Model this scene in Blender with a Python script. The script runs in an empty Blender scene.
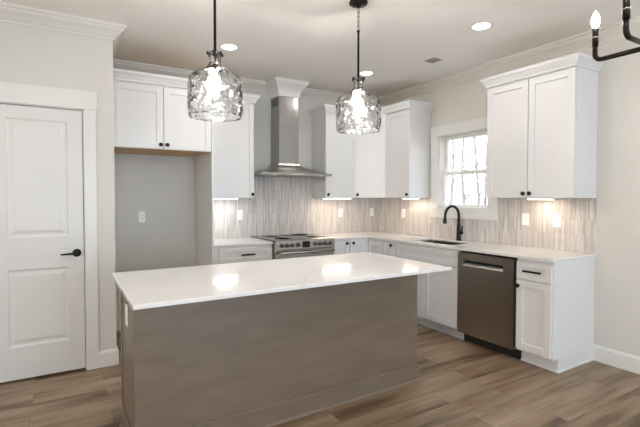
import bpy, bmesh, math, random
from mathutils import Vector, Matrix
random.seed(7)
PI = math.pi
sc = bpy.context.scene
COL = sc.collection

# ------------------------------------------------------------------ camera
cam_d = bpy.data.cameras.new('camera'); cam = bpy.data.objects.new('camera', cam_d); COL.objects.link(cam)
cam_d.sensor_width = 36.0
cam_d.lens = 425.8 / 640 * 36.0
cam_d.shift_x = 0.0068; cam_d.shift_y = -0.0074
cam_d.clip_start = 0.05; cam_d.clip_end = 200
cam.location = (-3.918, -4.866, 1.400)
cam.rotation_euler = (PI/2 - 0.027, 0, -0.537)
sc.camera = cam
# ------------------------------------------------------------------ world, daylight, exposure
w = bpy.data.worlds.new('sky'); sc.world = w; w.use_nodes = True
nt = w.node_tree; nt.nodes.clear()
wo = nt.nodes.new('ShaderNodeOutputWorld'); bg = nt.nodes.new('ShaderNodeBackground')
tcn = nt.nodes.new('ShaderNodeTexCoord'); sepn = nt.nodes.new('ShaderNodeSeparateXYZ'); crn = nt.nodes.new('ShaderNodeValToRGB')
nt.links.new(tcn.outputs['Generated'], sepn.inputs[0]); nt.links.new(sepn.outputs[2], crn.inputs[0])
crn.color_ramp.elements[0].color = (0.92, 0.95, 1, 1); crn.color_ramp.elements[1].color = (0.62, 0.78, 1, 1)
nt.links.new(crn.outputs[0], bg.inputs[0]); bg.inputs[1].default_value = 3.6
nt.links.new(bg.outputs[0], wo.inputs[0])

def area(name, loc, rot, sx, sy, power, col, shape='RECTANGLE', parent=None, spread=PI):
    l = bpy.data.lights.new(name, 'AREA'); l.shape = shape; l.size = sx
    if shape in ('RECTANGLE', 'ELLIPSE'): l.size_y = sy
    l.energy = power; l.color = col; l.spread = spread
    o = bpy.data.objects.new(name, l); COL.objects.link(o); o.location = loc; o.rotation_euler = rot
    if parent: o.parent = parent
    return o
DAY = (0.60, 0.80, 1.0)
area('daylight_patio', (-1.6, -8.75, 1.15), (PI/2, 0, 0), 2.3, 2.1, 135, DAY)
area('daylight_rear_window', (-4.6, -8.75, 1.5), (PI/2, 0, 0), 1.8, 1.3, 50, DAY)
area('side_window_warm_fill', (-7.25, -5.0, 1.5), (PI/2, 0, -PI/2), 2.2, 1.4, 115, (1.0, 0.86, 0.68))  # added warm fill from the unseen left side, warms the island end
sc.view_settings.view_transform = 'Standard'; sc.view_settings.look = 'None'
sc.view_settings.gamma = 1; sc.view_settings.use_curve_mapping = False
sc.view_settings.exposure = -0.10
sc.cycles.use_denoising = True
sc.cycles.max_bounces = 14; sc.cycles.diffuse_bounces = 6; sc.cycles.glossy_bounces = 6
sc.cycles.transmission_bounces = 10; sc.cycles.transparent_max_bounces = 16
sc.cycles.sample_clamp_indirect = 6.0; sc.cycles.caustics_refractive = False; sc.cycles.caustics_reflective = False
CAN_W, CAN_COL = 4.8, (1.0, 0.955, 0.91)
BULB_STR = 520.0
LED_W = 2.0

# ------------------------------------------------------------------ materials
def mat(name, col=(.8,.8,.8), rough=.5, metal=0, spec=.5, coat=0, emit=None, estr=0):
    m = bpy.data.materials.new(name); m.use_nodes = True
    b = m.node_tree.nodes['Principled BSDF']
    b.inputs['Base Color'].default_value = (*col, 1); b.inputs['Roughness'].default_value = rough
    b.inputs['Metallic'].default_value = metal; b.inputs['Specular IOR Level'].default_value = spec
    b.inputs['Coat Weight'].default_value = coat
    if emit: b.inputs['Emission Color'].default_value = (*emit, 1); b.inputs['Emission Strength'].default_value = estr
    return m
def nodes(m): return m.node_tree.nodes, m.node_tree.links, m.node_tree.nodes['Principled BSDF']
def mottle(m, col, amt=.04, scale=3, bump=0, bscale=200):
    n, l, b = nodes(m)
    tc = n.new('ShaderNodeTexCoord'); nz = n.new('ShaderNodeTexNoise'); nz.inputs['Scale'].default_value = scale
    l.new(tc.outputs['Object'], nz.inputs['Vector'])
    r = n.new('ShaderNodeValToRGB'); r.color_ramp.elements[0].position = .35; r.color_ramp.elements[1].position = .65
    r.color_ramp.elements[0].color = (*[c*(1-amt) for c in col], 1); r.color_ramp.elements[1].color = (*[min(1, c*(1+amt)) for c in col], 1)
    l.new(nz.outputs[0], r.inputs[0]); l.new(r.outputs[0], b.inputs['Base Color'])
    if bump:
        n2 = n.new('ShaderNodeTexNoise'); n2.inputs['Scale'].default_value = bscale; l.new(tc.outputs['Object'], n2.inputs['Vector'])
        bp = n.new('ShaderNodeBump'); bp.inputs['Strength'].default_value = bump; bp.inputs['Distance'].default_value = .002
        l.new(n2.outputs[0], bp.inputs['Height']); l.new(bp.outputs[0], b.inputs['Normal'])
    return m
WALLC = (.615, .602, .567)
M = {}
M['wall'] = mottle(mat('greige_wall_paint', WALLC, .6), WALLC, .015, 2, .08, 260)
M['ceil'] = mottle(mat('ceiling_paint', (.88,.86,.83), .7), (.88,.86,.83), .01, 2, .08, 260)
M['trim'] = mottle(mat('white_trim_paint', (.70,.70,.685), .35), (.70,.70,.685), .01, 2)
M['crown'] = mottle(mat('warm_white_crown_paint', (.66,.645,.61), .5), (.66,.645,.61), .01, 2)
M['cab'] = mottle(mat('white_cabinet_paint', (.69,.69,.692), .32), (.69,.69,.692), .008, 3)
M['door'] = mottle(mat('white_door_paint', (.66,.66,.648), .38), (.66,.66,.648), .01, 3)
M['black'] = mottle(mat('matte_black_metal', (.012,.012,.012), .35, .6), (.012,.012,.012), .1, 30)
M['blackgap'] = mottle(mat('black_plastic', (.01,.01,.01), .5), (.01,.01,.01), .1, 30)
M['glassblack'] = mottle(mat('black_cooktop_glass', (.012,.012,.013), .06, 0, .7), (.012,.012,.013), .1, 8)
M['white_plastic'] = mottle(mat('white_plastic', (.86,.86,.85), .35), (.86,.86,.85), .01, 8)
M['slot'] = mottle(mat('receptacle_slots', (.25,.25,.25), .5), (.25,.25,.25), .05, 30)
M['maple'] = mottle(mat('raw_maple_ply', (.55,.34,.16), .5), (.55,.34,.16), .1, 8)
M['bronze'] = mottle(mat('dark_bronze_metal', (.018,.013,.010), .35, .7), (.018,.013,.010), .15, 20)
M['socket'] = mottle(mat('aged_brass_socket', (.17,.13,.09), .35, .8), (.17,.13,.09), .1, 20)
M['sink'] = mottle(mat('black_composite', (.015,.013,.013), .45), (.015,.013,.013), .2, 90)
M['vent'] = mottle(mat('grey_vent_paint', (.34,.31,.28), .5), (.34,.31,.28), .03, 10)
M['ground'] = mottle(mat('winter_lawn', (.30,.28,.18), .9), (.30,.28,.18), .3, 2)
M['bark'] = mottle(mat('grey_bark', (.42,.40,.38), .9), (.42,.40,.38), .25, 6)

def brushed(name, col, rough, axis, metal=1.0):
    m = mat(name, col, rough, metal); n, l, b = nodes(m)
    tc = n.new('ShaderNodeTexCoord'); mp = n.new('ShaderNodeMapping'); nz = n.new('ShaderNodeTexNoise')
    s = [260, 260, 260]; s[axis] = 3; mp.inputs['Scale'].default_value = s; nz.inputs['Scale'].default_value = 1.0
    l.new(tc.outputs['Object'], mp.inputs[0]); l.new(mp.outputs[0], nz.inputs['Vector'])
    mr = n.new('ShaderNodeMapRange'); mr.inputs[3].default_value = rough - .05; mr.inputs[4].default_value = rough + .09
    l.new(nz.outputs[0], mr.inputs[0]); l.new(mr.outputs[0], b.inputs['Roughness'])
    r = n.new('ShaderNodeValToRGB'); r.color_ramp.elements[0].color = (*[c*.93 for c in col], 1); r.color_ramp.elements[1].color = (*[min(1, c*1.05) for c in col], 1)
    l.new(nz.outputs[0], r.inputs[0]); l.new(r.outputs[0], b.inputs['Base Color'])
    return m
M['steel'] = brushed('brushed_stainless', (.38,.37,.36), .22, 2)
M['steelh'] = brushed('brushed_stainless_horizontal', (.43,.41,.385), .26, 0)
M['lipsheen'] = brushed('stainless_lip_sheen', (.80,.78,.75), .42, 0)  # lighter steel, stands in for the ceiling reflection on the dishwasher lip
M['darksteel'] = brushed('dark_knob_metal', (.12,.11,.10), .3, 2)
M['dwsteel'] = brushed('dark_brushed_stainless', (.34,.305,.275), .30, 2)

def quartz():
    m = mat('white_quartz', (.82,.80,.78), .09, 0, .5); n, l, b = nodes(m)
    tc = n.new('ShaderNodeTexCoord'); nz = n.new('ShaderNodeTexNoise'); nz.inputs['Scale'].default_value = 1.3; nz.inputs['Detail'].default_value = 7; nz.inputs['Distortion'].default_value = 1.4
    l.new(tc.outputs['Object'], nz.inputs['Vector'])
    r = n.new('ShaderNodeValToRGB'); e = r.color_ramp.elements
    e[0].position = .0; e[0].color = (.75,.74,.73,1); e[1].position = 1; e[1].color = (.75,.74,.73,1)
    for p, c in ((.46, (.75,.74,.73,1)), (.495, (.70,.69,.68,1)), (.53, (.75,.74,.73,1))):
        q = e.new(p); q.color = c
    l.new(nz.outputs[0], r.inputs[0]); l.new(r.outputs[0], b.inputs['Base Color'])
    return m
M['quartz'] = quartz()

def tile():
    m = mat('vertical_strip_marble_mosaic', (.6,.57,.54), .3); n, l, b = nodes(m)
    tc = n.new('ShaderNodeTexCoord'); sp = n.new('ShaderNodeSeparateXYZ'); l.new(tc.outputs['Object'], sp.inputs[0])
    ad = n.new('ShaderNodeMath'); ad.operation = 'ADD'; l.new(sp.outputs[0], ad.inputs[0]); l.new(sp.outputs[1], ad.inputs[1])
    cb = n.new('ShaderNodeCombineXYZ'); l.new(sp.outputs[2], cb.inputs[0]); l.new(ad.outputs[0], cb.inputs[1])
    br = n.new('ShaderNodeTexBrick'); l.new(cb.outputs[0], br.inputs['Vector'])
    br.offset = .43; br.offset_frequency = 2; br.squash = 1
    br.inputs['Scale'].default_value = 1; br.inputs['Brick Width'].default_value = .30; br.inputs['Row Height'].default_value = .0135
    br.inputs['Mortar Size'].default_value = .0011; br.inputs['Mortar Smooth'].default_value = .2; br.inputs['Bias'].default_value = 0.0
    br.inputs['Color1'].default_value = (.69,.66,.64,1); br.inputs['Color2'].default_value = (.47,.44,.42,1); br.inputs['Mortar'].default_value = (.50,.46,.43,1)
    # long veins along each strip
    mp = n.new('ShaderNodeMapping'); mp.inputs['Scale'].default_value = (5, 70, 1); l.new(cb.outputs[0], mp.inputs[0])
    nz = n.new('ShaderNodeTexNoise'); nz.inputs['Scale'].default_value = 1; nz.inputs['Detail'].default_value = 4; l.new(mp.outputs[0], nz.inputs['Vector'])
    r = n.new('ShaderNodeValToRGB'); r.color_ramp.elements[0].position = .3; r.color_ramp.elements[1].position = .65
    r.color_ramp.elements[0].color = (.80,.785,.77,1); r.color_ramp.elements[1].color = (1.08,1.08,1.08,1)
    l.new(nz.outputs[0], r.inputs[0])
    mx = n.new('ShaderNodeMix'); mx.data_type = 'RGBA'; mx.blend_type = 'MULTIPLY'; mx.inputs[0].default_value = 1
    l.new(br.outputs['Color'], mx.inputs[6]); l.new(r.outputs[0], mx.inputs[7]); l.new(mx.outputs[2], b.inputs['Base Color'])
    bp = n.new('ShaderNodeBump'); bp.inputs['Strength'].default_value = .5; bp.inputs['Distance'].default_value = .0015; bp.invert = True
    l.new(br.outputs['Fac'], bp.inputs['Height']); l.new(bp.outputs[0], b.inputs['Normal'])
    return m
M['tile'] = tile()

def floor_mat():
    m = mat('vinyl_plank_floor', (.25,.19,.14), .38); n, l, b = nodes(m)
    tc = n.new('ShaderNodeTexCoord')
    br = n.new('ShaderNodeTexBrick'); l.new(tc.outputs['Object'], br.inputs['Vector'])
    br.offset = .37; br.offset_frequency = 2
    br.inputs['Scale'].default_value = 1; br.inputs['Brick Width'].default_value = 1.22; br.inputs['Row Height'].default_value = .18
    br.inputs['Mortar Size'].default_value = .0012; br.inputs['Mortar Smooth'].default_value = .1
    br.inputs['Color1'].default_value = (0,0,0,1); br.inputs['Color2'].default_value = (1,1,1,1); br.inputs['Mortar'].default_value = (.3,.3,.3,1)
    # per-plank shift of the grain
    sp = n.new('ShaderNodeSeparateXYZ'); l.new(tc.outputs['Object'], sp.inputs[0])
    ml = n.new('ShaderNodeMath'); ml.operation = 'MULTIPLY'; ml.inputs[1].default_value = 9; l.new(br.outputs['Color'], ml.inputs[0])
    cb = n.new('ShaderNodeCombineXYZ'); l.new(sp.outputs[0], cb.inputs[0]); l.new(sp.outputs[1], cb.inputs[1]); l.new(ml.outputs[0], cb.inputs[2])
    mp = n.new('ShaderNodeMapping'); mp.inputs['Scale'].default_value = (.9, 7.5, 1); l.new(cb.outputs[0], mp.inputs[0])
    nz = n.new('ShaderNodeTexNoise'); nz.inputs['Scale'].default_value = 1; nz.inputs['Detail'].default_value = 5; nz.inputs['Roughness'].default_value = .55; l.new(mp.outputs[0], nz.inputs['Vector'])
    mp2 = n.new('ShaderNodeMapping'); mp2.inputs['Scale'].default_value = (5, 90, 1); l.new(cb.outputs[0], mp2.inputs[0])
    nz2 = n.new('ShaderNodeTexNoise'); nz2.inputs['Scale'].default_value = 1; nz2.inputs['Detail'].default_value = 3; l.new(mp2.outputs[0], nz2.inputs['Vector'])
    r = n.new('ShaderNodeValToRGB'); e = r.color_ramp.elements
    e[0].position = .33; e[0].color = (.080,.047,.023,1); e[1].position = .72; e[1].color = (.36,.275,.192,1)
    q = e.new(.5); q.color = (.225,.152,.090,1)
    a1 = n.new('ShaderNodeMath'); a1.operation = 'MULTIPLY_ADD'; a1.inputs[1].default_value = .08; l.new(br.outputs['Color'], a1.inputs[0]); l.new(nz.outputs[0], a1.inputs[2])
    a2 = n.new('ShaderNodeMath'); a2.operation = 'MULTIPLY_ADD'; a2.inputs[1].default_value = .14; l.new(nz2.outputs[0], a2.inputs[0]); l.new(a1.outputs[0], a2.inputs[2])
    a3 = n.new('ShaderNodeMath'); a3.operation = 'SUBTRACT'; a3.inputs[1].default_value = .10; l.new(a2.outputs[0], a3.inputs[0])
    l.new(a3.outputs[0], r.inputs[0])
    mx = n.new('ShaderNodeMix'); mx.data_type = 'RGBA'; mx.inputs[7].default_value = (.07,.05,.035,1)
    l.new(br.outputs['Fac'], mx.inputs[0]); l.new(r.outputs[0], mx.inputs[6]); l.new(mx.outputs[2], b.inputs['Base Color'])
    bp = n.new('ShaderNodeBump'); bp.inputs['Strength'].default_value = .15; bp.inputs['Distance'].default_value = .002
    l.new(nz2.outputs[0], bp.inputs['Height']); l.new(bp.outputs[0], b.inputs['Normal'])
    return m
M['floor'] = floor_mat()

def stain():
    m = mat('taupe_stained_maple', (.2,.16,.12), .36); n, l, b = nodes(m)
    tc = n.new('ShaderNodeTexCoord'); mp = n.new('ShaderNodeMapping'); mp.inputs['Scale'].default_value = (3, 3, 14); l.new(tc.outputs['Object'], mp.inputs[0])
    nz = n.new('ShaderNodeTexNoise'); nz.inputs['Scale'].default_value = 1; nz.inputs['Detail'].default_value = 6; l.new(mp.outputs[0], nz.inputs['Vector'])
    r = n.new('ShaderNodeValToRGB'); e = r.color_ramp.elements; e[0].position = .3; e[1].position = .7
    e[0].color = (.150,.114,.083,1); e[1].color = (.184,.142,.105,1)
    l.new(nz.outputs[0], r.inputs[0]); l.new(r.outputs[0], b.inputs['Base Color'])
    return m
M['stain'] = stain()

def thin_glass(name, refr=.0, bump=0., tint=(1,1,1), lo=.03, hi=.5):
    m = bpy.data.materials.new(name); m.use_nodes = True; n = m.node_tree.nodes; l = m.node_tree.links; n.clear()
    o = n.new('ShaderNodeOutputMaterial'); t = n.new('ShaderNodeBsdfTransparent'); t.inputs[0].default_value = (*tint, 1)
    g = n.new('ShaderNodeBsdfGlossy'); g.inputs['Roughness'].default_value = .04
    lw = n.new('ShaderNodeLayerWeight'); lw.inputs[0].default_value = .22
    f = n.new('ShaderNodeMapRange'); f.inputs[3].default_value = lo; f.inputs[4].default_value = hi
    l.new(lw.outputs['Facing'], f.inputs[0])
    mx = n.new('ShaderNodeMixShader'); l.new(f.outputs[0], mx.inputs[0]); l.new(g.outputs[0], mx.inputs[2])
    base = t.outputs[0]
    if refr > 0:
        rf = n.new('ShaderNodeBsdfRefraction'); rf.inputs['IOR'].default_value = 1.45; rf.inputs['Roughness'].default_value = .0
        m2 = n.new('ShaderNodeMixShader'); m2.inputs[0].default_value = refr
        l.new(t.outputs[0], m2.inputs[1]); l.new(rf.outputs[0], m2.inputs[2]); base = m2.outputs[0]
    l.new(base, mx.inputs[1])
    if bump:
        tc = n.new('ShaderNodeTexCoord'); v = n.new('ShaderNodeTexVoronoi'); v.feature = 'SMOOTH_F1'; v.inputs['Scale'].default_value = 26
        l.new(tc.outputs['Object'], v.inputs['Vector'])
        bp = n.new('ShaderNodeBump'); bp.inputs['Strength'].default_value = bump; bp.inputs['Distance'].default_value = .02
        l.new(v.outputs['Distance'], bp.inputs['Height'])
        l.new(bp.outputs[0], g.inputs['Normal'])
        if refr > 0:
            nz = n.new('ShaderNodeTexNoise'); nz.inputs['Scale'].default_value = 24; nz.inputs['Detail'].default_value = 1; l.new(tc.outputs['Object'], nz.inputs['Vector'])
            cr_ = n.new('ShaderNodeMapRange'); cr_.inputs[1].default_value = .47; cr_.inputs[2].default_value = .60; l.new(nz.outputs[0], cr_.inputs[0])
            l.new(cr_.outputs[0], m2.inputs[0])
            b2 = n.new('ShaderNodeBump'); b2.inputs['Strength'].default_value = .6; b2.inputs['Distance'].default_value = .02
            l.new(nz.outputs[0], b2.inputs['Height']); l.new(b2.outputs[0], rf.inputs['Normal'])
    l.new(mx.outputs[0], o.inputs[0]); return m
M['pane'] = thin_glass('window_glass', hi=.3)
M['watglass'] = thin_glass('hammered_clear_glass', refr=.55, bump=.8, tint=(1,1,1), lo=.03, hi=.42)
def emis(name, col, s):
    m = mat(name, (.9,.9,.9), .4, emit=col, estr=s); return m
M['lens'] = emis('lit_downlight_lens', (1,.93,.84), 7)
M['bulb'] = emis('lit_bulb_glass', (1,.95,.89), BULB_STR)
M['candle'] = emis('lit_candle_bulb_glass', (1,.92,.82), 45)
M['led'] = emis('lit_led_diffuser', (1,.90,.78), 9)
M['ledcool'] = emis('lit_led_diffuser_white', (1,.97,.93), 9)
M['display'] = mottle(mat('range_display', (.008,.009,.012), .08), (.008,.009,.012), .1, 10)

# ------------------------------------------------------------------ mesh helpers
class MB:
    def __init__(s): s.bm = bmesh.new()
    def box(s, x0, y0, z0, x1, y1, z1):
        if x0 > x1: x0, x1 = x1, x0
        if y0 > y1: y0, y1 = y1, y0
        if z0 > z1: z0, z1 = z1, z0
        v = [s.bm.verts.new(p) for p in ((x0,y0,z0),(x1,y0,z0),(x1,y1,z0),(x0,y1,z0),(x0,y0,z1),(x1,y0,z1),(x1,y1,z1),(x0,y1,z1))]
        for f in ((0,3,2,1),(4,5,6,7),(0,1,5,4),(1,2,6,5),(2,3,7,6),(3,0,4,7)): s.bm.faces.new([v[i] for i in f])
        return s
    def lathe(s, prof, c=(0,0,0), seg=24, axis='z', smooth=True):
        rings = []
        for r, h in prof:
            ring = []
            for i in range(seg):
                a = 2*PI*i/seg; p = (r*math.cos(a), r*math.sin(a), h)
                if axis == 'y': p = (p[0], -h, p[1])       # extends towards -y
                if axis == 'x': p = (-h, p[0], p[1])       # extends towards -x
                ring.append(s.bm.verts.new((p[0]+c[0], p[1]+c[1], p[2]+c[2])))
            rings.append(ring)
        for a, b in zip(rings, rings[1:]):
            for i in range(seg):
                f = s.bm.faces.new((a[i], a[(i+1) % seg], b[(i+1) % seg], b[i])); f.smooth = smooth
        if prof[0][0] > 1e-5: s.bm.faces.new(rings[0][::-1])
        if prof[-1][0] > 1e-5: s.bm.faces.new(rings[-1])
        return s
    def tube(s, pts, r, seg=12, caps=True):
        pts = [Vector(p) for p in pts]; rs = r if isinstance(r, (list, tuple)) else [r]*len(pts)
        rings = []; n = None
        for i, p in enumerate(pts):
            t = (pts[min(i+1, len(pts)-1)] - pts[max(i-1, 0)]).normalized()
            if n is None: n = t.orthogonal().normalized()
            n = (n - t*n.dot(t)).normalized(); b = t.cross(n)
            rings.append([s.bm.verts.new(p + (n*math.cos(2*PI*k/seg) + b*math.sin(2*PI*k/seg))*rs[i]) for k in range(seg)])
        for a, b in zip(rings, rings[1:]):
            for i in range(seg):
                f = s.bm.faces.new((a[i], a[(i+1) % seg], b[(i+1) % seg], b[i])); f.smooth = True
        if caps: s.bm.faces.new(rings[0][::-1]); s.bm.faces.new(rings[-1])
        return s
    def poly(s, outer, z0, z1, holes=()):
        es = []
        for loop in (outer, *holes):
            vs = [s.bm.verts.new((x, y, z0)) for x, y in loop]
            es += [s.bm.edges.new((vs[i], vs[(i+1) % len(vs)])) for i in range(len(vs))]
        g = bmesh.ops.triangle_fill(s.bm, edges=es, use_beauty=True)
        fs = [f for f in g['geom'] if isinstance(f, bmesh.types.BMFace)]
        ex = bmesh.ops.extrude_face_region(s.bm, geom=fs)
        for v in ex['geom']:
            if isinstance(v, bmesh.types.BMVert): v.co.z += z1 - z0
        bmesh.ops.dissolve_limit(s.bm, angle_limit=.01, verts=s.bm.verts[:], edges=s.bm.edges[:])
        return s
    def loft(s, rings, closed=True, caps=True, smooth=False):
        R = [[s.bm.verts.new(p) for p in ring] for ring in rings]; n = len(R[0])
        for a, b in zip(R, R[1:]):
            for i in range(n if closed else n-1):
                f = s.bm.faces.new((a[i], a[(i+1) % n], b[(i+1) % n], b[i])); f.smooth = smooth
        if caps and closed: s.bm.faces.new(R[0][::-1]); s.bm.faces.new(R[-1])
        return s
    def build(s, name, m, parent=None, bevel=0, world=False, xf=None, solid=0):
        bmesh.ops.recalc_face_normals(s.bm, faces=s.bm.faces[:])
        me = bpy.data.meshes.new(name); s.bm.to_mesh(me); s.bm.free()
        if xf: me.transform(xf)
        me.materials.append(m)
        o = bpy.data.objects.new(name, me); COL.objects.link(o)
        if parent:
            if world: me.transform(wmat(parent).inverted())
            o.parent = parent
        if bevel:
            b = o.modifiers.new('bevel', 'BEVEL'); b.width = bevel; b.segments = 2; b.limit_method = 'ANGLE'; b.angle_limit = math.radians(50)
        if solid:
            q = o.modifiers.new('solid', 'SOLIDIFY'); q.thickness = solid
        return o
def wmat(o):
    m = Matrix.LocRotScale(o.location, o.rotation_euler, None)
    return wmat(o.parent) @ m if o.parent else m
def tag(o, label=None, cat=None, group=None, kind=None):
    if label: o['label'] = label
    if cat: o['category'] = cat
    if group: o['group'] = group
    if kind: o['kind'] = kind
    return o
def thing(name, label, cat, loc=(0,0,0), rz=0, group=None):
    o = bpy.data.objects.new(name, None); COL.objects.link(o); o.empty_display_size = .1
    o.location = loc; o.rotation_euler = (0, 0, rz)
    return tag(o, label, cat, group)
def struct(name, mb, m, bevel=0, parent=None):
    o = mb.build(name, m, parent, bevel)
    if not parent: o['kind'] = 'structure'
    return o
def copy_tree(o, parent=None):
    c = o.copy(); COL.objects.link(c)
    if parent: c.parent = parent
    for ch in list(o.children):
        copy_tree(ch, c)
    return c
def sweep(path, prof, ends=(None, None)):
    """rings of a moulding (profile = (out, z)) mitred along a 2-D path; 'out' is to the right of travel"""
    P = [Vector(p) for p in path]; rings = []
    for i, p in enumerate(P):
        d0 = (P[i]-P[i-1]).normalized() if i else None
        d1 = (P[i+1]-P[i]).normalized() if i < len(P)-1 else None
        n0 = Vector((d0.y, -d0.x)) if d0 else None; n1 = Vector((d1.y, -d1.x)) if d1 else None
        if n0 is None: nn = n1
        elif n1 is None: nn = n0
        else: nn = (n0+n1)/(1+n0.dot(n1))
        rings.append([(p.x+nn.x*a, p.y+nn.y*a, z) for a, z in prof])
    return rings

ZC = 2.80
XP, YP = -3.542, -.972
XL, YR = -7.0, -8.5
# ------------------------------------------------------------------ room shell
struct('floor', MB().box(XL, YR, -.05, .15, .15, 0), M['floor'])
struct('ceiling', MB().box(XL-.15, YR-.15, ZC, .15, .15, ZC+.1), M['ceil'])
struct('wall_back', MB().box(XL, 0, 0, 0, .15, ZC), M['wall'])
def wall_with_holes(name, axis, pos0, pos1, a0, a1, holes, m=None):
    """axis 'x': wall spans a0..a1 in x with thickness pos0..pos1 in y;  axis 'y' the other way; holes (h0,h1,z0,z1)"""
    mb = MB(); holes = sorted(holes); cur = a0
    def bx(u0, u1, z0, z1):
        if u1-u0 < 1e-4 or z1-z0 < 1e-4: return
        if axis == 'x': mb.box(u0, pos0, z0, u1, pos1, z1)
        else: mb.box(pos0, u0, z0, pos1, u1, z1)
    for h0, h1, z0, z1 in holes:
        bx(cur, h0, 0, ZC); bx(h0, h1, 0, z0); bx(h0, h1, z1, ZC); cur = h1
    bx(cur, a1, 0, ZC)
    return struct(name, mb, m or M['wall'])
WY0, WY1, WZ0, WZ1 = -1.905, -1.200, 1.272, 2.135
wall_with_holes('wall_right', 'y', 0, .15, YR, .15, [(WY0, WY1, WZ0, WZ1)])
wall_with_holes('wall_rear', 'x', YR-.15, YR, XL, .15, [(-5.5, -3.7, .9, 2.2), (-2.75, -.45, 0, 2.15)])
wall_with_holes('wall_left', 'y', XL-.15, XL, YR-.15, .15, [(-6.1, -3.9, .8, 2.2)])
DX0, DX1, DZ = -4.385, -3.768, 2.095     # pantry door opening
wall_with_holes('wall_pantry', 'x', YP, YP+.12, XL, XP, [(DX0-.012, DX1+.012, 0, DZ+.012)])
struct('wall_pantry_return', MB().box(XP-.12, YP+.12, 0, XP, 0, ZC), M['wall'])

# baseboards
def base_prof(h=.135, t=.015): return [(0,0),(t,0),(t,h-.02),(t*.4,h),(0,h)]
def moulding(name, path, prof, m=None, bevel=0):
    return struct(name, MB().loft(sweep(path, prof)), m or M['trim'], bevel)
moulding('baseboard_recess', [(XP, 0), (-2.618, 0)], base_prof())
moulding('baseboard_right', [(0, -2.968), (0, YR)], base_prof())
moulding('baseboard_pantry', [(DX1+.092, YP), (XP, YP), (XP, 0)], base_prof())
moulding('baseboard_hall', [(XL, YP), (DX0-.10, YP)], base_prof())
moulding('baseboard_rear', [(-.35, YR), (.0, YR)][::-1], base_prof())
moulding('baseboard_left', [(XL, YR), (XL, YP)], base_prof())
# shoe moulding at the pantry corner, as the photo shows it lighter and wider
# crown moulding (cove) around the room
CR = [(0,2.688),(.012,2.688),(.014,2.702),(.026,2.712),(.046,2.734),(.074,2.758),(.082,2.775),(.094,2.782),(.096,ZC),(0,ZC)]
moulding('trim_crown_pantry', [(XL, YP), (XP, YP), (XP, 0), (0, 0), (0, YR), (XL, YR), (XL, YP)], CR, M['crown'])
HX0, HX1, HY = -1.674, -1.419, -.25      # hood chimney
CH = [(-.01,2.612),(.012,2.612),(.016,2.64),(.024,2.672),(.040,2.705),(.062,2.735),(.084,2.755),(.094,2.770),(.098,ZC),(-.01,ZC)]
struct('trim_chimney_crown', MB().loft(sweep([(HX0, 0), (HX0, HY), (HX1, HY), (HX1, 0)], CH)), M['trim'])

# ------------------------------------------------------------------ kitchen window
def window_unit(n, wy0, wy1, wz0, wz1, xin, xf=None, casing=.115, label=None, sash_x=.055):
    """built for the right wall (room side = -x); xf places the others"""
    root = bpy.data.objects.new('window_%d' % n, None); COL.objects.link(root); root['kind'] = 'structure'
    if xf is not None: root.matrix_world = xf
    g = .022
    c = MB()
    c.box(-g, wy0-casing, wz0-casing, 0, wy1+casing, wz0).box(-g, wy0-casing, wz0, 0, wy0, wz1).box(-g, wy1, wz0, 0, wy1+casing, wz1)
    c.box(-g-.003, wy0-casing-.004, wz1, 0, wy1+casing+.004, wz1+.118)
    c.build('window_casing', M['trim'], root, .0015)
    j = MB(); t = .012
    j.box(-.004, wy0, wz0, .15, wy0+t, wz1).box(-.004, wy1-t, wz0, .15, wy1, wz1).box(-.004, wy0, wz1-t, .15, wy1, wz1).box(-.004, wy0, wz0, .15, wy1, wz0+t)
    j.build('window_jamb', M['trim'], root)
    zm = (wz0+wz1)/2 - .015; y0, y1 = wy0+t, wy1-t; s = .038
    def sash(x0, x1, z0, z1, sb, stp):
        m = MB().box(x0, y0, z0, x1, y0+s, z1).box(x0, y1-s, z0, x1, y1, z1).box(x0, y0+s, z0, x1, y1-s, z0+sb).box(x0, y0+s, z1-stp, x1, y1-s, z1)
        o = m.build('window_sash', M['white_plastic'], root, .002)
        MB().box((x0+x1)/2-.003, y0+s-.004, z0+sb-.004, (x0+x1)/2+.003, y1-s+.004, z1-stp+.004).build('pane', M['pane'], o)
        return o
    sash(sash_x, sash_x+.03, wz0+t, zm+.022, .032, .034)
    sash(sash_x+.035, sash_x+.065, zm-.02, wz1-t, .034, .036)
    MB().box(sash_x-.012, (y0+y1)/2-.03, zm+.012, sash_x+.01, (y0+y1)/2+.03, zm+.026).build('sash_lock', M['white_plastic'], root, .002)
    return root
window_unit(1, WY0, WY1, WZ0, WZ1, 0)
# windows behind the camera
window_unit(2, -.9, .9, .9, 2.2, 0, Matrix.Translation((-4.6, YR, 0)) @ Matrix.Rotation(-PI/2, 4, 'Z'))
window_unit(3, -1.1, 1.1, .8, 2.2, 0, Matrix.Translation((XL, -5.0, 0)) @ Matrix.Rotation(PI, 4, 'Z'))
# patio door
pd = bpy.data.objects.new('door_2', None); COL.objects.link(pd); pd['kind'] = 'structure'
m = MB().box(-2.85, YR, 0, -2.75, YR+.02, 2.25).box(-.45, YR, 0, -.35, YR+.02, 2.25).box(-2.75, YR, 2.15, -.45, YR+.02, 2.25)
m.build('door_casing', M['trim'], pd, .002)
for x0 in (-2.75, -1.6):
    m = MB().box(x0, YR-.1, 0, x0+.09, YR-.05, 2.15).box(x0+1.06, YR-.1, 0, x0+1.15, YR-.05, 2.15).box(x0+.09, YR-.1, 0, x0+1.06, YR-.05, .12).box(x0+.09, YR-.1, 2.05, x0+1.06, YR-.05, 2.15)
    o = m.build('door_leaf', M['white_plastic'], pd, .002)
    MB().box(x0+.09, YR-.08, .12, x0+1.06, YR-.074, 2.05).build('pane', M['pane'], o)

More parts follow.
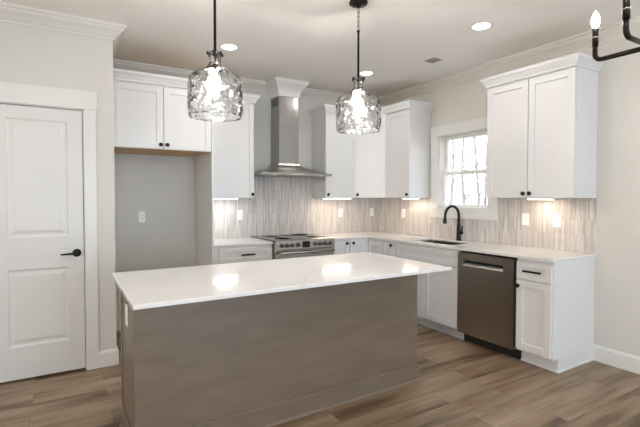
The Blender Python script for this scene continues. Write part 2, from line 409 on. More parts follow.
# ------------------------------------------------------------------ pantry door
d1 = bpy.data.objects.new('door_1', None); COL.objects.link(d1); d1['kind'] = 'structure'
def raised_panel_door(x0, x1, z0, z1, yf, th, panels):
    """flat slab with moulded two-step recess per panel"""
    mb = MB(); bm = mb.bm
    xs = [x0, panels[0][0], panels[0][1], x1]; zs = [z0]
    for p in panels: zs += [p[2], p[3]]
    zs.append(z1)
    yb = yf+th
    def V(x, z, y=yf): return bm.verts.new((x, y, z))
    grid = [[V(x, z) for x in xs] for z in zs]
    for j in range(len(zs)-1):
        for i in range(3):
            if i == 1 and j % 2 == 1:
                a = [grid[j][1], grid[j][2], grid[j+1][2], grid[j+1][1]]
                X0, X1, Z0, Z1 = xs[1], xs[2], zs[j], zs[j+1]
                prev = a
                for ins, dep in ((.010, .007), (.022, .009), (.034, .007), (.052, .0015)):
                    nx = [V(X0+ins, Z0+ins, yf+dep), V(X1-ins, Z0+ins, yf+dep), V(X1-ins, Z1-ins, yf+dep), V(X0+ins, Z1-ins, yf+dep)]
                    for k in range(4): bm.faces.new((prev[k], prev[(k+1) % 4], nx[(k+1) % 4], nx[k]))
                    prev = nx
                bm.faces.new(prev)
            else: bm.faces.new((grid[j][i], grid[j][i+1], grid[j+1][i+1], grid[j+1][i]))
    # sides and back
    b = [V(x0, z0, yb), V(x1, z0, yb), V(x1, z1, yb), V(x0, z1, yb)]
    bm.faces.new(b)
    loops = [[grid[0][i] for i in range(4)] + [b[1], b[0]], [grid[-1][i] for i in range(4)] + [b[2], b[3]],
             [g[0] for g in grid] + [b[3], b[0]], [g[-1] for g in grid] + [b[2], b[1]]]
    for lp in loops: bm.faces.new(lp)
    return mb
slab = raised_panel_door(DX0+.004, DX1-.004, .014, DZ-.005, YP+.012, .035, [(DX0+.108, DX1-.108, .262, .850), (DX0+.108, DX1-.108, 1.095, 1.995)]).build('door_leaf', M['door'], d1)
j = MB().box(DX0-.012, YP-.001, 0, DX0, YP+.12, DZ+.012).box(DX1, YP-.001, 0, DX1+.012, YP+.12, DZ+.012).box(DX0, YP-.001, DZ, DX1, YP+.12, DZ+.012)
j.build('door_jamb', M['trim'], d1)
c = MB().box(DX0-.095, YP-.018, 0, DX0-.006, YP, DZ+.006).box(DX1+.006, YP-.018, 0, DX1+.092, YP, DZ+.006)
c.box(DX0-.107, YP-.024, DZ+.006, DX1+.102, YP, DZ+.150)
c.build('door_casing', M['trim'], d1, .0015)
hx, hz = -3.822, .955
h = MB().lathe([(.031, 0), (.032, .004), (.030, .010), (.012, .012), (.011, .048), (.0001, .050)], (hx, YP+.012, hz), 24, 'y')
h.tube([(hx+.004, YP-.035, hz), (hx-.02, YP-.038, hz), (hx-.06, YP-.039, hz-.002), (hx-.112, YP-.036, hz-.004)], [.010, .0095, .0075, .006], 10)
h.build('door_handle', M['black'], d1)
MB().box(DX1-.004, YP+.001, .925, DX1+.003, YP+.014, .985).build('strike_plate', M['black'], d1)

# ------------------------------------------------------------------ cabinetry
def shaker(x0, x1, z0, z1, yb, th=.02, rail=.058, dep=.011):
    """shaker panel, front towards -y; yb = back plane"""
    m = MB(); yf = yb-th
    m.box(x0, yf, z0, x0+rail, yb, z1).box(x1-rail, yf, z0, x1, yb, z1)
    m.box(x0+rail, yf, z0, x1-rail, yb, z0+rail).box(x0+rail, yf, z1-rail, x1-rail, yb, z1)
    m.box(x0+rail, yf+dep, z0+rail, x1-rail, yb, z1-rail)
    return m
def knob(parent, x, z, y):
    o = MB().lathe([(.009, 0), (.006, .004), (.006, .012), (.0170, .016), (.0190, .022), (.0175, .027), (.0001, .0285)], (x, y, z), 20, 'y').build('knob', M['black'], parent)
    return o
def pull(parent, xc, z, y, L=.152):
    m = MB()
    for s in (-1, 1): m.tube([(xc+s*(L/2-.012), y, z), (xc+s*(L/2-.012), y-.026, z)], .005, 10)
    m.box(xc-L/2, y-.032, z-.0085, xc+L/2, y-.022, z+.0085)
    return m.build('pull', M['black'], parent, .002)
def front(root, name, x0, x1, z0, z1, yb, knobs=(), pulls=(), rail=.058):
    g = .0022
    d = shaker(x0+g, x1-g, z0+g, z1-g, yb, rail=rail).build(name, M['cab'], root, .0012)
    for kx, kz in knobs: knob(d, kx, kz, yb-.02)
    for px, pz in pulls: pull(d, px, pz, yb-.02)
    return d
ZB, ZT = 1.392, 2.470
CC = [(0,ZT-.012),(.010,ZT-.012),(.012,ZT+.004),(.020,ZT+.014),(.034,ZT+.036),(.046,ZT+.050),(.050,ZT+.056),(.052,ZT+.074),(0,ZT+.074)]
def crown_for(roots, path):
    """one mitred cabinet crown split into the pieces belonging to each cabinet: roots[i] gets segments listed"""
    rings = sweep(path, CC)
    for root, (a, b) in roots:
        MB().loft(rings[a:b+1]).build('crown_molding', M['cab'], root, world=True)
def upper_cabinet(label, loc, rz, W, D=.33, z0=ZB, doors=((0, 1, 'r'),), group='upper cabinets', bottom=None):
    r = thing('upper_cabinet', label, 'cabinet', loc, rz, group)
    # local: x 0..W, back y=0, front y=-D; loc z = cabinet bottom
    H = ZT - z0
    MB().box(0, -D+.001, .002, W, -.002, H).build('cabinet_box', M['cab'], r, .001)
    MB().box(.002, -D+.002, H-.0005, W-.002, -.003, H+.004).build('top_panel', M['maple'], r)
    if bottom: MB().box(.018, -D+.02, -.001, W-.018, -.002, .004).build('bottom_panel', M[bottom], r)
    for f0, f1, side in doors:
        x0, x1 = f0*W, f1*W
        kx = x1-.030 if side == 'r' else x0+.030
        front(r, 'door', x0+.001, x1-.001, 0, H-.022, -D, [(kx, .042)])
    return r
# fridge alcove cabinet, side panel
FZ = 1.856
fr = upper_cabinet('wide white two-door cabinet above the empty refrigerator alcove', (XP+.004, 0, FZ), 0, .920, .61, FZ, ((0, .5, 'r'), (.5, 1, 'l')), bottom='maple')
fp = MB().box(-2.6165, -.6295, 0, -2.5955, -.001, ZT).build('refrigerator_side_panel', M['cab'], None, .001)
tag(fp, 'tall white side panel between the refrigerator alcove and the left base cabinet', 'panel')
ul = upper_cabinet('single-door white upper cabinet between the alcove panel and the range hood', (-2.5935, 0, ZB), 0, .5565, .33, ZB, ((0, 1, 'r'),))
crown_for([(fr, (0, 2)), (ul, (2, 4))], [(XP+.004, -.63), (-2.594, -.63), (-2.594, -.352), (-2.037, -.352), (-2.037, -.002)])
ur = upper_cabinet('white upper cabinet just right of the range hood, knob at lower left', (-1.082, 0, ZB), 0, .471, .33, ZB, ((0, 1, 'l'),))
uc = thing('upper_cabinet', 'diagonal white upper cabinet across the corner of the room', 'cabinet', (0, 0, ZB), 0, 'upper cabinets')
H = ZT-ZB
MB().poly([(-.001, -.001), (-.609, -.001), (-.609, -.33), (-.33, -.609), (-.001, -.609)], .002, H).build('cabinet_box', M['cab'], uc)
MB().poly([(-.003, -.003), (-.607, -.003), (-.607, -.329), (-.329, -.607), (-.003, -.607)], H+.0005, H+.004).build('top_panel', M['maple'], uc)
L = math.hypot(.28, .28)
dxf = Matrix.Translation((-.61, -.33, 0)) @ Matrix.Rotation(-PI/4, 4, 'Z')
dd = shaker(.004, L-.004, .0015, H-.022, -.001).build('door', M['cab'], uc, .0012, xf=dxf)
kk = MB().lathe([(.009, 0), (.006, .004), (.006, .012), (.0170, .016), (.0190, .022), (.0175, .027), (.0001, .0285)], (.034, -.021, .042), 20, 'y').build('knob', M['black'], dd, xf=dxf)
uw = upper_cabinet('white upper cabinet left of the window, knob at lower right', (0, -.611, ZB), -PI/2, .452, .33, ZB, ((0, 1, 'r'),))
crown_for([(ur, (0, 2)), (uc, (2, 3)), (uw, (3, 5))], [(-1.082, -.002), (-1.082, -.352), (-.6115, -.352), (-.352, -.6115), (-.352, -1.063), (-.002, -1.063)])
ud = upper_cabinet('large white two-door upper cabinet right of the window, end panel showing', (0, -2.138, ZB), -PI/2, .829, .33, ZB, ((0, .513, 'r'), (.513, 1, 'l')))
crown_for([(ud, (0, 3))], [(-.002, -2.138), (-.352, -2.138), (-.352, -2.967), (-.002, -2.967)])

# --- base cabinets (front plane of carcass at depth .61, door face .63)
ZK, ZTOP = .112, .892
BD = .612
def base_cabinet(label, loc, rz, W, fronts, group='base cabinets', endpanel=False):
    r = thing('base_cabinet', label, 'cabinet', loc, rz, group)
    MB().box(0, -BD, ZK-.004, W, -.002, ZTOP).build('cabinet_box', M['cab'], r, .001)
    MB().box(0, -.540, 0, W, -.522, ZK-.004).build('toe_kick', M['cab'], r, .001)
    for nm, x0, x1, z0, z1, ks, ps in fronts: front(r, nm, x0, x1, z0, z1, -BD, ks, ps, rail=.045 if z1-z0 < .2 else .058)
    if endpanel:
        e = MB(); prof = [(-.002, 0), (-.540, 0), (-.540, ZK), (-BD, ZK), (-BD, ZTOP), (-.002, ZTOP)]
        e.loft([[(W, y, z) for y, z in prof], [(W+.012, y, z) for y, z in prof]])
        e.build('end_panel', M['cab'], r, .001)
        MB().box(W-.004, -.555, 0, W+.024, -.002, .016).build('shoe_molding', M['cab'], r, .004)
    MB().box(0, -.554, 0, W, -.540, .018).build('shoe_molding', M['cab'], r, .004)
    return r
zd = .712
base_cabinet('white base cabinet with one long drawer, left of the range', (-2.594, 0, 0), 0, .648,
    [('drawer', .045, .645, zd+.003, ZTOP-.024, [], [(.36, .795)]), ('door', .045, .345, ZK, zd, [(.315, zd-.045)], []), ('door', .345, .645, ZK, zd, [(.375, zd-.045)], [])])
base_cabinet('narrow white base cabinet right of the range, knob at top right', (-1.175, 0, 0), 0, .264,
    [('door', .003, .261, ZK, ZTOP-.024, [(.212, .842)], [])])
bc = thing('base_cabinet', 'white corner base cabinet with folding door pair in the inner corner', 'cabinet', (0, 0, 0), 0, 'base cabinets')
MB().poly([(-.002, -.002), (-.909, -.002), (-.909, -BD), (-BD-.001, -BD-.001), (-BD, -.911), (-.002, -.911)], ZK-.004, ZTOP).build('cabinet_box', M['cab'], bc)
MB().poly([(-.909, -.522), (-.909, -.540), (-.540, -.540), (-.540, -.911), (-.522, -.911), (-.522, -.522)], 0, ZK-.004).build('toe_kick', M['cab'], bc)
front(bc, 'door', -.908, -.636, ZK, ZTOP-.024, -BD, [(-.868, .842)])
o = shaker(.636, .908, ZK, ZTOP-.024, -BD).build('door', M['cab'], bc, .0012, xf=Matrix.Rotation(-PI/2, 4, 'Z'))
base_cabinet('narrow white single-door base cabinet between the corner and the sink', (0, -.913, 0), -PI/2, .224,
    [('door', .002, .222, ZK, ZTOP-.024, [(.163, .842)], [])])
sb = thing('base_cabinet', 'wide white sink base cabinet with false drawer front and two doors', 'cabinet', (0, -1.139, 0), -PI/2, 'base cabinets')
MB().box(0, -BD, ZK-.004, .018, -.002, ZTOP).box(.885, -BD, ZK-.004, .903, -.002, ZTOP).box(.018, -BD, ZK-.004, .885, -.002, ZK+.014).box(.018, -BD, .70, .885, -BD+.018, ZTOP).box(.018, -.02, ZK, .885, -.002, ZTOP).build('cabinet_box', M['cab'], sb, .001)
MB().box(0, -.540, 0, .903, -.522, ZK-.004).build('toe_kick', M['cab'], sb, .001)
MB().box(0, -.554, 0, .903, -.540, .018).build('shoe_molding', M['cab'], sb, .004)
front(sb, 'false_drawer_front', .004, .899, zd+.003, ZTOP-.024, -BD, rail=.045)
front(sb, 'door', .004, .4515, ZK, zd, -BD, [(.42, zd-.045)]); front(sb, 'door', .4515, .899, ZK, zd, -BD, [(.483, zd-.045)])
base_cabinet('slim white end base cabinet with drawer and door, right of the dishwasher', (0, -2.655, 0), -PI/2, .302,
    [('drawer', .002, .302, zd+.003, ZTOP-.026, [], [(.152, .792)]), ('door', .002, .302, ZK+.010, zd, [(.027, zd-.050)], [])], endpanel=True)

# --- countertops
qz = lambda o, lab: tag(o, lab, 'countertop')
cl = MB().poly([(-2.5945, -.001), (-2.5945, -.648), (-1.946, -.648), (-1.946, -.001)], ZTOP+.001, .915).build('countertop', M['quartz'], None, .003)
qz(cl, 'short white quartz countertop left of the range')
SX0, SX1, SY0, SY1 = -.520, -.150, -1.850, -1.250
def rrect(x0, y0, x1, y1, r, n=5):
    out = []
    for cx, cy, a0 in ((x1-r, y1-r, 0), (x0+r, y1-r, PI/2), (x0+r, y0+r, PI), (x1-r, y0+r, 1.5*PI)):
        out += [(cx+r*math.cos(a0+k*PI/2/n), cy+r*math.sin(a0+k*PI/2/n)) for k in range(n+1)]
    return out
YE = -2.978
cr = MB().poly([(-.001, -.001), (-1.177, -.001), (-1.177, -.648), (-.660, -.648), (-.648, -.660), (-.648, YE), (-.001, YE)], ZTOP+.001, .915,
   [rrect(SX0, SY0, SX1, SY1, .03)]).build('countertop', M['quartz'], None, .003)
qz(cr, 'L-shaped white quartz countertop running round the corner past the sink')
# sink
sk = thing('kitchen_sink', 'black undermount sink below the window faucet', 'sink', (-.335, -1.55, .915))
m = MB(); bm = m.bm
def ring(x0, y0, x1, y1, r, z): return [(x, y, z) for x, y in rrect(x0, y0, x1, y1, r)]
m.loft([ring(SX0-.018, SY0-.018, SX1+.018, SY1+.018, .03, ZTOP-.001), ring(SX0-.002, SY0-.002, SX1+.002, SY1+.002, .03, ZTOP-.001), ring(SX0+.006, SY0+.006, SX1-.006, SY1-.006, .03, ZTOP-.15), ring(SX0+.03, SY0+.03, SX1-.03, SY1-.03, .03, ZTOP-.175)], caps=False)
bm.verts.ensure_lookup_table(); n = len(rrect(0, 0, 1, 1, .1)); bm.faces.new(bm.verts[-n:])
m.build('basin', M['sink'], sk, world=True, solid=.004)
MB().lathe([(.045, 0), (.045, .004), (.03, .005), (.0001, .003)], (-.335, -1.55, ZTOP-.1735)).build('drain', M['steel'], sk, world=True)
# faucet
fx, fy = -.095, -1.585
fa = thing('kitchen_faucet', 'matte black gooseneck faucet standing on the counter under the window', 'faucet', (fx, fy, .915))
MB().lathe([(.032, 0), (.032, .006), (.026, .012), (.024, .06), (.0215, .16), (.018, .22), (.015, .235), (.0001, .236)]).build('body', M['black'], fa)
pts = [(0, 0, .20)] + [(-.108+.108*math.cos(a), 0, .278+.108*math.sin(a)) for a in [PI*k/16 for k in range(0, 16)]] + [(-.216, 0, .272), (-.218, 0, .255)]
MB().tube(pts, .0150, 14).build('spout', M['black'], fa)
MB().tube([(-.218, 0, .262), (-.219, 0, .250), (-.221, 0, .205), (-.222, 0, .195)], [.016, .0195, .0225, .020], 16).build('spray_head', M['black'], fa)
MB().tube([(0, -.012, .085), (0, -.050, .087)], .017, 14).tube([(0, -.040, .088), (-.002, -.050, .11), (-.004, -.056, .165)], [.011, .009, .007], 10).build('handle', M['black'], fa)

# --- backsplash tile
ts = MB()
ts.box(-2.5945, -.010, .916, -1.946, 0, ZB).box(-1.946, -.010, .86, -1.177, 0, 1.665).box(-2.036, -.010, ZB, -1.946, 0, 1.665).box(-1.177, -.010, .916, -.001, 0, ZB).box(-1.177, -.010, ZB, -1.083, 0, 1.665)
struct('trim_backsplash_back', ts, M['tile'])
CW = .115
ts = MB()
ts.box(-.010, -.001, .916, 0, WY1+CW, ZB).box(-.010, WY1+CW, .916, 0, WY0-CW, WZ0-CW).box(-.010, WY0-CW, .916, 0, -2.978, ZB)
struct('trim_backsplash_right', ts, M['tile'])
struct('trim_backsplash_edge', MB().box(-.012, -2.982, .916, 0, -2.978, ZB), M['trim'])

# --- range
RX0 = -1.943; RW = .762
rg = thing('kitchen_range', 'stainless slide-in electric range with black glass cooktop under the hood', 'range', (RX0, 0, 0))
MB().box(.002, -.66, .03, RW-.002, -.02, .905).build('oven_body', M['steelh'], rg, .002)
MB().box(-.012, -.665, .9155, RW+.004, -.018, .930).build('cooktop', M['glassblack'], rg, .003)
for bx_, by_, br_ in ((.19, -.20, .08), (.57, -.20, .105), (.19, -.49, .105), (.57, -.49, .08), (.38, -.17, .05)):
    MB().lathe([(br_-.003, .9301), (br_, .9304), (br_-.0015, .9305), (br_-.003, .9301)], (bx_, by_, 0), 36).build('burner_ring', M['vent'], rg)
cp = MB(); prof = [(-.66, .932), (-.676, .934), (-.706, .925), (-.712, .822), (-.66, .822)]
cp.loft([[(0, y, z) for y, z in prof], [(RW, y, z) for y, z in prof]])
cp.build('control_panel', M['steelh'], rg, .003)
MB().box(.328, -.713, .838, .424, -.706, .908).build('display', M['display'], rg, .001)
for kx in (.070, .135, .198, .270, .492, .558, .625, .695):
    MB().lathe([(.024, 0), (.024, .006), (.019, .008), (.0185, .034), (.016, .037), (.0001, .037)], (kx, -.707, .872), 20, 'y').build('knob', M['darksteel'], rg)
od = MB().box(.004, -.700, .245, RW-.004, -.662, .815).build('oven_door', M['steelh'], rg, .004)
MB().box(.12, -.7025, .33, RW-.12, -.699, .69).build('oven_window', M['glassblack'], od, .002)
hd = MB().tube([(.035, -.755, .790), (RW-.035, -.755, .790)], .013, 14)
for s in (.075, RW-.075): hd.tube([(s, -.698, .790), (s, -.755, .790)], .009, 10)
hd.build('oven_handle', M['steelh'], od)
MB().box(.004, -.695, .075, RW-.004, -.662, .238).build('drawer', M['steelh'], rg, .004)
MB().box(.02, -.62, 0, RW-.02, -.08, .03).build('base', M['blackgap'], rg)

# --- range hood
hood = thing('range_hood', 'stainless chimney range hood mounted on the wall above the range', 'range hood', (-1.5465, 0, 1.655))
def rect(x0, x1, y0, y1, z): return [(x0, y0, z), (x1, y0, z), (x1, y1, z), (x0, y1, z)]
cw = .457; cd = -.505
c1 = MB().loft([rect(-cw, cw, cd, -.011, 0), rect(-cw, cw, cd, -.011, .026)])
c1.build('canopy_rim', M['steelh'], hood, .002)
rr = []; hw = .134
for k in range(11):
    t = k/10; q = (1-t)**2.1
    rr.append(rect(-hw-(cw-.004-hw)*q, hw+(cw-.004-hw)*q, -.258+(cd+.004+.258)*q, -.011, .026+.135*t))
MB().loft(rr, smooth=False).build('canopy', M['steelh'], hood)
MB().loft([rect(-.1305, .1305, -.254, -.011, .150), rect(-.1305, .1305, -.254, -.011, .70)]).build('lower_chimney', M['steel'], hood, .0015)
MB().loft([rect(-.1265, .1265, -.250, -.011, .69), rect(-.1265, .1265, -.250, -.011, 1.0)]).build('upper_chimney', M['steel'], hood, .0015)
for s in (-1, 1):
    fv = MB()
    for k in range(6): fv.box(s*.1272, -.21, .855+k*.014, s*.1262, -.06, .861+k*.014)
    fv.build('vent_slots', M['blackgap'], hood)
for s in (-1, 1): MB().box(s*.21-.19, -.46, -.004, s*.21+.19, -.06, .002).build('grease_filter', M['vent'], hood, .001)
for s in (-.30, .30): MB().lathe([(.028, -.004), (.028, .001), (.0001, .001)], (s, -.482, -.001), 16).build('hood_lamp', M['white_plastic'], hood)
for k in range(5): MB().lathe([(.007, 0), (.007, .003), (.0001, .0035)], (-.06+k*.03, cd, .013), 12, 'y').build('control_button', M['white_plastic'], hood)

# --- dishwasher
dw = thing('dishwasher', 'dark stainless dishwasher with pocket handle between sink and end cabinet', 'dishwasher', (0, -2.045, 0), -PI/2)
W = .604
MB().box(.006, -.60, .10, W-.006, -.03, .880).build('tub_housing', M['blackgap'], dw)
f = MB(); a0, a1, hz0, hz1 = .066, .492, .752, .806; x0, x1, z0, z1 = .005, W-.009, .100, .872; yf, yb = -.640, -.602
f.box(x0, yf, z0, x1, yb, hz0).box(x0, yf, hz1, x1, yb, z1).box(x0, yf, hz0, a0, yb, hz1).box(a1, yf, hz0, x1, yb, hz1).box(a0, -.612, hz0, a1, yb, hz1)
f.build('door_panel', M['dwsteel'], dw)
MB().box(a0+.001, -.6155, hz0+.001, a1-.001, -.612, hz1-.001).box(a0+.0005, -.6390, hz1-.003, a1-.0005, -.615, hz1-.0005).build('handle_recess_shade', M['blackgap'], dw)  # black lining paints the shade inside the handle slot
MB().loft([[(a, -.6405, hz0-.001), (a, -.6405, hz0+.004), (a, -.6160, hz0+.024), (a, -.6160, hz0-.001)] for a in (a0+.0005, a1-.0005)]).build('pocket_handle', M['lipsheen'], dw)
MB().box(0.0, -.54, 0, W, -.52, .098).build('toe_kick', M['blackgap'], dw)

# ------------------------------------------------------------------ island
IX0, IX1, IY0, IY1 = -3.608, -1.604, -2.492, -1.968
isl = thing('kitchen_island', 'taupe-stained wooden kitchen island in the middle of the plank floor', 'island', ((IX0+IX1)/2, (IY0+IY1)/2, 0))
MB().box(IX0+.006, IY0+.006, .0, IX1-.006, IY1-.07, .10).box(IX0+.006, IY0+.006, .10, IX1-.006, IY1, .8935).build('cabinet_box', M['stain'], isl, world=True)
MB().box(IX0, IY0, 0, IX1, IY0+.006, .8935).build('front_panel', M['stain'], isl, world=True, bevel=.001)
for s, x0, x1 in ((0, IX0, IX0+.006), (1, IX1-.006, IX1)):
    mb = MB().box(x0, IY0+.006, .105, x1, IY1, .8935).box(x0, IY0+.006, 0, x1, IY1-.07, .105)
    xo = x0-.006 if s == 0 else x1+.006
    mb.box(min(x0, xo), IY1-.045, .105, max(x0, xo), IY1, .8935)
    mb.build('side_panel', M['stain'], isl, world=True, bevel=.001)
bt = [(0, 0), (.014, 0), (.014, .118), (.009, .124), (0, .124)]
MB().loft(sweep([(IX0, IY1-.07), (IX0, IY0), (IX1, IY0), (IX1, IY1-.07)][::-1], [(-a, z) for a, z in bt])).build('base_molding', M['stain'], isl, world=True, bevel=.0015)
sh = [(.014, 0), (.028, 0), (.026, .010), (.018, .017), (.014, .018)]
MB().loft(sweep([(IX0, IY1-.07), (IX0, IY0), (IX1, IY0), (IX1, IY1-.07)][::-1], [(-a, z) for a, z in sh])).build('shoe_molding', M['stain'], isl, world=True)
for k in range(3):    # doors on the working side
    wx = (IX1-IX0-.02)/3; a = -IX1+.01+k*wx
    o = shaker(a, a+wx-.003, .115, .885, 0).build('door', M['stain'], isl, .0012, xf=wmat(isl).inverted() @ Matrix.Translation((0, IY1, 0)) @ Matrix.Rotation(PI, 4, 'Z'))
it = MB().poly([(-3.652, -2.827), (-1.604, -2.827), (-1.604, -1.872), (-3.652, -1.872)], .8945, .917).build('countertop', M['quartz'], None, .004)
qz(it, 'large white quartz countertop on the island, overhanging its front')

# ------------------------------------------------------------------ outlets and switches
def outlet(name, label, loc, rz, kind='duplex'):
    r = thing(name, label, 'outlet' if name == 'wall_outlet' else 'switch', loc, rz, 'outlets and switches')
    MB().box(-.036, -.006, -.059, .036, 0, .059).build('cover_plate', M['white_plastic'], r, .003)
    if kind == 'duplex':
        for s in (-1, 1):
            o = MB().box(-.0165, -.0085, s*.0195-.014, .0165, -.005, s*.0195+.014).build('receptacle', M['white_plastic'], r, .003)
            MB().box(-.008, -.0088, s*.0195-.002, -.0055, -.0082, s*.0195+.008).box(.0055, -.0088, s*.0195-.002, .008, -.0082, s*.0195+.008).box(-.0025, -.0088, s*.0195-.010, .0025, -.0082, s*.0195-.006).build('slots', M['slot'], o)
    else:
        MB().box(-.0165, -.009, -.033, .0165, -.005, .033).build('rocker', M['white_plastic'], r, .002)
    return r
outlet('wall_outlet', 'white outlet on the grey wall inside the refrigerator alcove', (-3.187, 0, 1.190), 0)
outlet('wall_outlet', 'white outlet on the backsplash left of the range', (-2.085, -.010, 1.185), 0)
outlet('wall_outlet', 'white outlet on the backsplash right of the range, nearer the range', (-.632, -.010, 1.187), 0)
outlet('light_switch', 'white switch on the back wall backsplash beside the room corner', (-.088, -.010, 1.187), 0, 'rocker')
outlet('wall_outlet', 'faint white outlet on the backsplash under the cabinet left of the window', (-.010, -.590, 1.185), -PI/2)
outlet('light_switch', 'white switch on the backsplash right of the window, nearer the faucet', (-.010, -2.332, 1.183), -PI/2, 'rocker')
outlet('wall_outlet', 'white outlet on the backsplash nearest the open end of the counter', (-.010, -2.640, 1.184), -PI/2)
outlet('wall_outlet', 'white outlet set in the left end of the island', (IX0, -2.245, .730), -PI/2)

# ------------------------------------------------------------------ under-cabinet lights
def led_bar(label, loc, rz, L, m, col, watt):
    r = thing('under_cabinet_light', label, 'light', loc, rz, 'under-cabinet light bars')
    MB().box(-L/2, -.022, -.010, L/2, .022, 0).build('housing', M['white_plastic'], r, .002)
    MB().box(-L/2+.008, -.018, -.014, L/2-.008, .018, -.010).build('diffuser', m, r, .002)
    area('led_glow', (0, 0, -.016), (0, 0, 0), L-.02, .03, watt, col, parent=r)
WARM = (1, .80, .60)
led_bar('lit white light bar under the cabinet left of the range hood', (-2.37, -.20, ZB), 0, .38, M['ledcool'], (1, .99, .97), LED_W*1.1)
led_bar('lit light bar under the cabinet right of the range hood', (-.838, -.24, ZB), 0, .44, M['led'], WARM, LED_W)
led_bar('lit light bar under the cabinet left of the window', (-.16, -.885, ZB), -PI/2, .27, M['led'], WARM, LED_W*.8)
led_bar('lit light bar under the two-door cabinet right of the window', (-.16, -2.57, ZB), -PI/2, .24, M['led'], WARM, LED_W*.8)

# ------------------------------------------------------------------ ceiling fixtures
def can(label, x, y):
    r = thing('recessed_light', label, 'light', (x, y, ZC), 0, 'recessed ceiling lights')
    MB().lathe([(.070, -.0005), (.088, -.001), (.090, -.004), (.086, -.008), (.072, -.006), (.070, -.0005)], (0, 0, 0), 36).build('trim_ring', M['trim'], r)
    MB().lathe([(.0001, -.0055), (.071, -.005), (.071, -.001), (.0001, -.001)], (0, 0, 0), 36).build('lens', M['lens'], r)
    area('downlight_glow', (0, 0, -.012), (0, 0, 0), .13, .13, CAN_W, CAN_COL, 'DISK', r)
can('lit recessed ceiling light nearest the refrigerator alcove', -2.562, -1.015)
can('lit recessed ceiling light in front of the corner cabinets', -.95, -1.0)
can('lit recessed ceiling light furthest right, in front of the window', -.953, -2.535)
for x, y in ((-2.56, -4.2), (-.95, -4.3), (-4.9, -2.2), (-5.2, -4.2), (-2.56, -6.6), (-.95, -6.6), (-5.0, -6.6)):  # extra cans out of view, added to light the room
    can('added recessed ceiling light, unseen, helping to light the room', x, y)
vt = thing('ceiling_vent', 'small square grey vent grille on the ceiling', 'vent', (-.645, -1.713, ZC))
MB().box(-.065, -.065, -.005, .065, .065, 0).build('frame', M['vent'], vt, .002)
m = MB()
for k in range(7): m.box(-.052, -.051+k*.0165, -.010, .052, -.045+k*.0165, -.005)
m.build('louvers', M['vent'], vt)

def pendant(label, x, y):
    r = thing('pendant_light', label, 'pendant light', (x, y, ZC), 0, 'glass pendants over the island')
    MB().lathe([(.0001, 0), (.066, 0), (.066, -.012), (.058, -.020), (.020, -.026), (.008, -.042), (.0001, -.043)], (0, 0, 0), 32).build('canopy', M['bronze'], r)
    m = MB()
    for k in range(5):       # chain links
        zc = -.058-k*.032; pts = []
        for q in range(13):
            a = 2*PI*q/12; u = .0085*math.cos(a); v = .020*math.sin(a)
            pts.append((u, 0, zc+v) if k % 2 == 0 else (0, u, zc+v))
        m.tube(pts, .0022, 6, caps=False)
    m.build('chain', M['bronze'], r)
    MB().lathe([(.0001, -.200), (.011, -.202), (.011, -.215), (.0080, -.218), (.0080, -.560), (.0001, -.562)], (0, 0, 0), 14).build('rod', M['bronze'], r)
    m = MB().lathe([(.0001, -.548), (.014, -.549), (.016, -.555), (.014, -.562), (.0001, -.563)], (0, 0, 0), 16)
    for a in (0, PI/3, 2*PI/3):
        c_, s_ = math.cos(a), math.sin(a)
        m.tube([(-.045*c_, -.045*s_, -.550), (.045*c_, .045*s_, -.550)], .0035, 8)
        for g in (-1, 1): m.tube([(g*.045*c_, g*.045*s_, -.541), (g*.045*c_, g*.045*s_, -.559)], .006, 8)
    m.build('neck_clamp', M['bronze'], r)
    MB().lathe([(.0001, -.56), (.0055, -.56), (.0055, -.612), (.016, -.616), (.019, -.622), (.019, -.668), (.016, -.672), (.0001, -.672)], (0, 0, 0), 18).build('socket', M['socket'], r)
    MB().lathe([(.0001, -.672), (.012, -.673), (.013, -.690), (.020, -.708), (.029, -.735), (.030, -.752), (.025, -.775), (.012, -.790), (.0001, -.793)], (0, 0, 0), 20).build('bulb', M['bulb'], r)
    # wavy bottle-shaped glass
    prof = [(.036,-.542),(.033,-.552),(.031,-.575),(.033,-.600),(.042,-.622),(.066,-.642),(.098,-.656),(.126,-.670),(.144,-.688),(.154,-.710),(.158,-.740),(.158,-.780),(.158,-.820),(.158,-.860),(.157,-.895),(.155,-.912),(.154,-.921)]
    # refine
    fine = []
    for (r0, z0), (r1, z1) in zip(prof, prof[1:]):
        n = max(1, int(abs(z1-z0)/.008))
        for k in range(n): t = k/n; fine.append((r0+(r1-r0)*t, z0+(z1-z0)*t))
    fine.append(prof[-1]); seg = 72; rings = []
    rnd = random.Random(int(abs(x)*100)); blobs = [(rnd.uniform(0, 2*PI), rnd.uniform(-.93, -.64), rnd.uniform(.010, .018), rnd.choice((-1, 1, 1))) for _ in range(110)]
    for rr_, z in fine:
        ring_ = []
        for i in range(seg):
            a = 2*PI*i/seg; dsp = .003
            if rr_ > .06:
                for ba, bz, bs, sg in blobs:
                    da = (a-ba+PI) % (2*PI)-PI; d2 = (da*.158)**2+(z-bz)**2
                    if d2 < 9*bs*bs: dsp += sg*.0045*math.exp(-d2/(bs*bs))
            dsp = max(dsp, .0)
            if z < -.900: dsp *= .2
            ring_.append(((rr_+dsp)*math.cos(a), (rr_+dsp)*math.sin(a), z))
        rings.append(ring_)
    inner = [[((rr_-.0035)*math.cos(2*PI*i/seg), (rr_-.0035)*math.sin(2*PI*i/seg), z) for i in range(seg)] for rr_, z in fine[::-1]]
    g = MB().loft(rings+inner+rings[:1], caps=False, smooth=True).build('glass_shade', M['watglass'], r)
    m = MB(); m.tube([(.1535*math.cos(2*PI*k/48), .1535*math.sin(2*PI*k/48), -.921) for k in range(49)], .0028, 8, caps=False)
    m.build('glass_rim', M['watglass'], g)
    return r
pendant('clear hammered-glass pendant over the left half of the island', -3.125, -2.366)
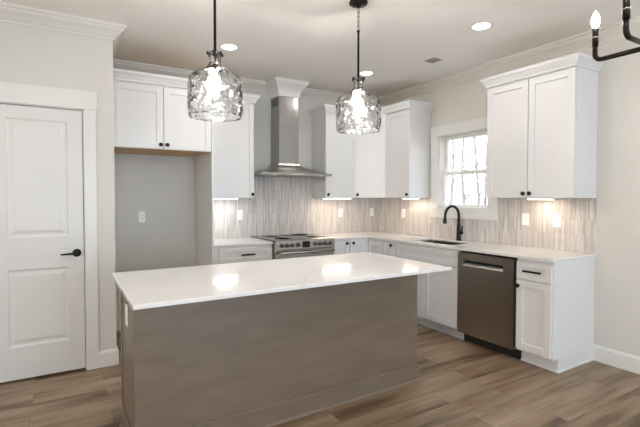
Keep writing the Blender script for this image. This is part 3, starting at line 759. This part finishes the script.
pendant('clear hammered-glass pendant over the right half of the island', -2.072, -2.366)

# chandelier, top right
CXc, CYc, CZc = -1.60, -3.965, 2.118
ch = thing('chandelier', 'dark bronze candle-bulb chandelier hanging at the top right', 'chandelier', (CXc, CYc, ZC))
def loc(z): return z-ZC
MB().lathe([(.0001, 0), (.062, 0), (.062, -.012), (.012, -.024), (.0001, -.025)], (0, 0, 0), 28).build('canopy', M['bronze'], ch)
MB().tube([(0, 0, -.02), (0, 0, loc(CZc)-.03)], .007, 12).lathe([(.0001, loc(CZc)-.04), (.016, loc(CZc)-.03), (.019, loc(CZc)), (.016, loc(CZc)+.03), (.0001, loc(CZc)+.04)], (0, 0, 0), 16).build('stem', M['bronze'], ch)
AL = .240; rb = .032
for dx, dy in ((0, 1), (-1, 0), (0, -1), (1, 0)):
    zb = loc(CZc)-.030
    pts = [(0, 0, zb), (dx*(AL-rb), dy*(AL-rb), zb)] + [(dx*(AL-rb+rb*math.sin(a)), dy*(AL-rb+rb*math.sin(a)), zb+rb-rb*math.cos(a)) for a in [PI/2*k/6 for k in range(1, 7)]] + [(dx*AL, dy*AL, zb+.075)]
    arm = MB().tube(pts, .0120, 12).build('arm', M['bronze'], ch)
    MB().lathe([(.0001, zb+.07), (.0140, zb+.071), (.0140, zb+.160), (.0001, zb+.159)], (dx*AL, dy*AL, 0), 16).build('candle_sleeve', M['bronze'], arm)
    MB().lathe([(.0142, zb+.110), (.0158, zb+.114), (.0142, zb+.118)], (dx*AL, dy*AL, 0), 16).build('sleeve_ring', M['steel'], arm)
    MB().lathe([(.0001, zb+.160), (.010, zb+.161), (.013, zb+.168), (.0185, zb+.185), (.0195, zb+.200), (.0155, zb+.222), (.006, zb+.240), (.0001, zb+.250)], (dx*AL, dy*AL, 0), 18).build('candle_bulb', M['candle'], arm)

# ------------------------------------------------------------------ outdoors, beyond the kitchen window
struct('ground', MB().box(.15, -30, -.6, 45, 30, -.5), M['ground'])
def tree(label, x, y, h, r0, seed):
    rnd = random.Random(seed); m = MB()
    def branch(p, d, L, r, lvl):
        pts = [Vector(p)]; dd = Vector(d).normalized(); n = 6
        for k in range(n):
            dd = (dd + Vector((rnd.uniform(-.12, .12), rnd.uniform(-.12, .12), rnd.uniform(-.02, .08)))).normalized(); pts.append(pts[-1]+dd*L/n)
        m.tube(pts, [r*(1-.75*k/n) for k in range(n+1)], 6 if lvl else 10)
        if lvl < 3:
            for k in range(2 if lvl else 1, n+1):
                for _ in range(2 if lvl == 0 else 1):
                    a = rnd.uniform(0, 2*PI); nd = (dd*.6+Vector((math.cos(a), math.sin(a), .35))).normalized()
                    branch(pts[k], nd, L*rnd.uniform(.25, .42), r*(1-.75*k/n)*.5, lvl+1)
    branch((x, y, -.55), (0, 0, 1), h, r0, 0)
    o = m.build('bare_tree', M['bark']); return tag(o, label, 'tree', 'bare trees outside the window')
lab = 'slender bare grey tree standing outside beyond the kitchen window'
for k, (tx, ty, th, tr) in enumerate(((6.0, 3.42, 5.5, .06), (9.0, 5.3, 6.0, .07), (12.5, 9.6, 7.5, .09), (18.5, 12.2, 8.5, .09), (19.0, 17.6, 8.5, .1), (6.4, 5.6, 5.0, .05))):
    tree(lab, tx, ty, th, tr, k+11)
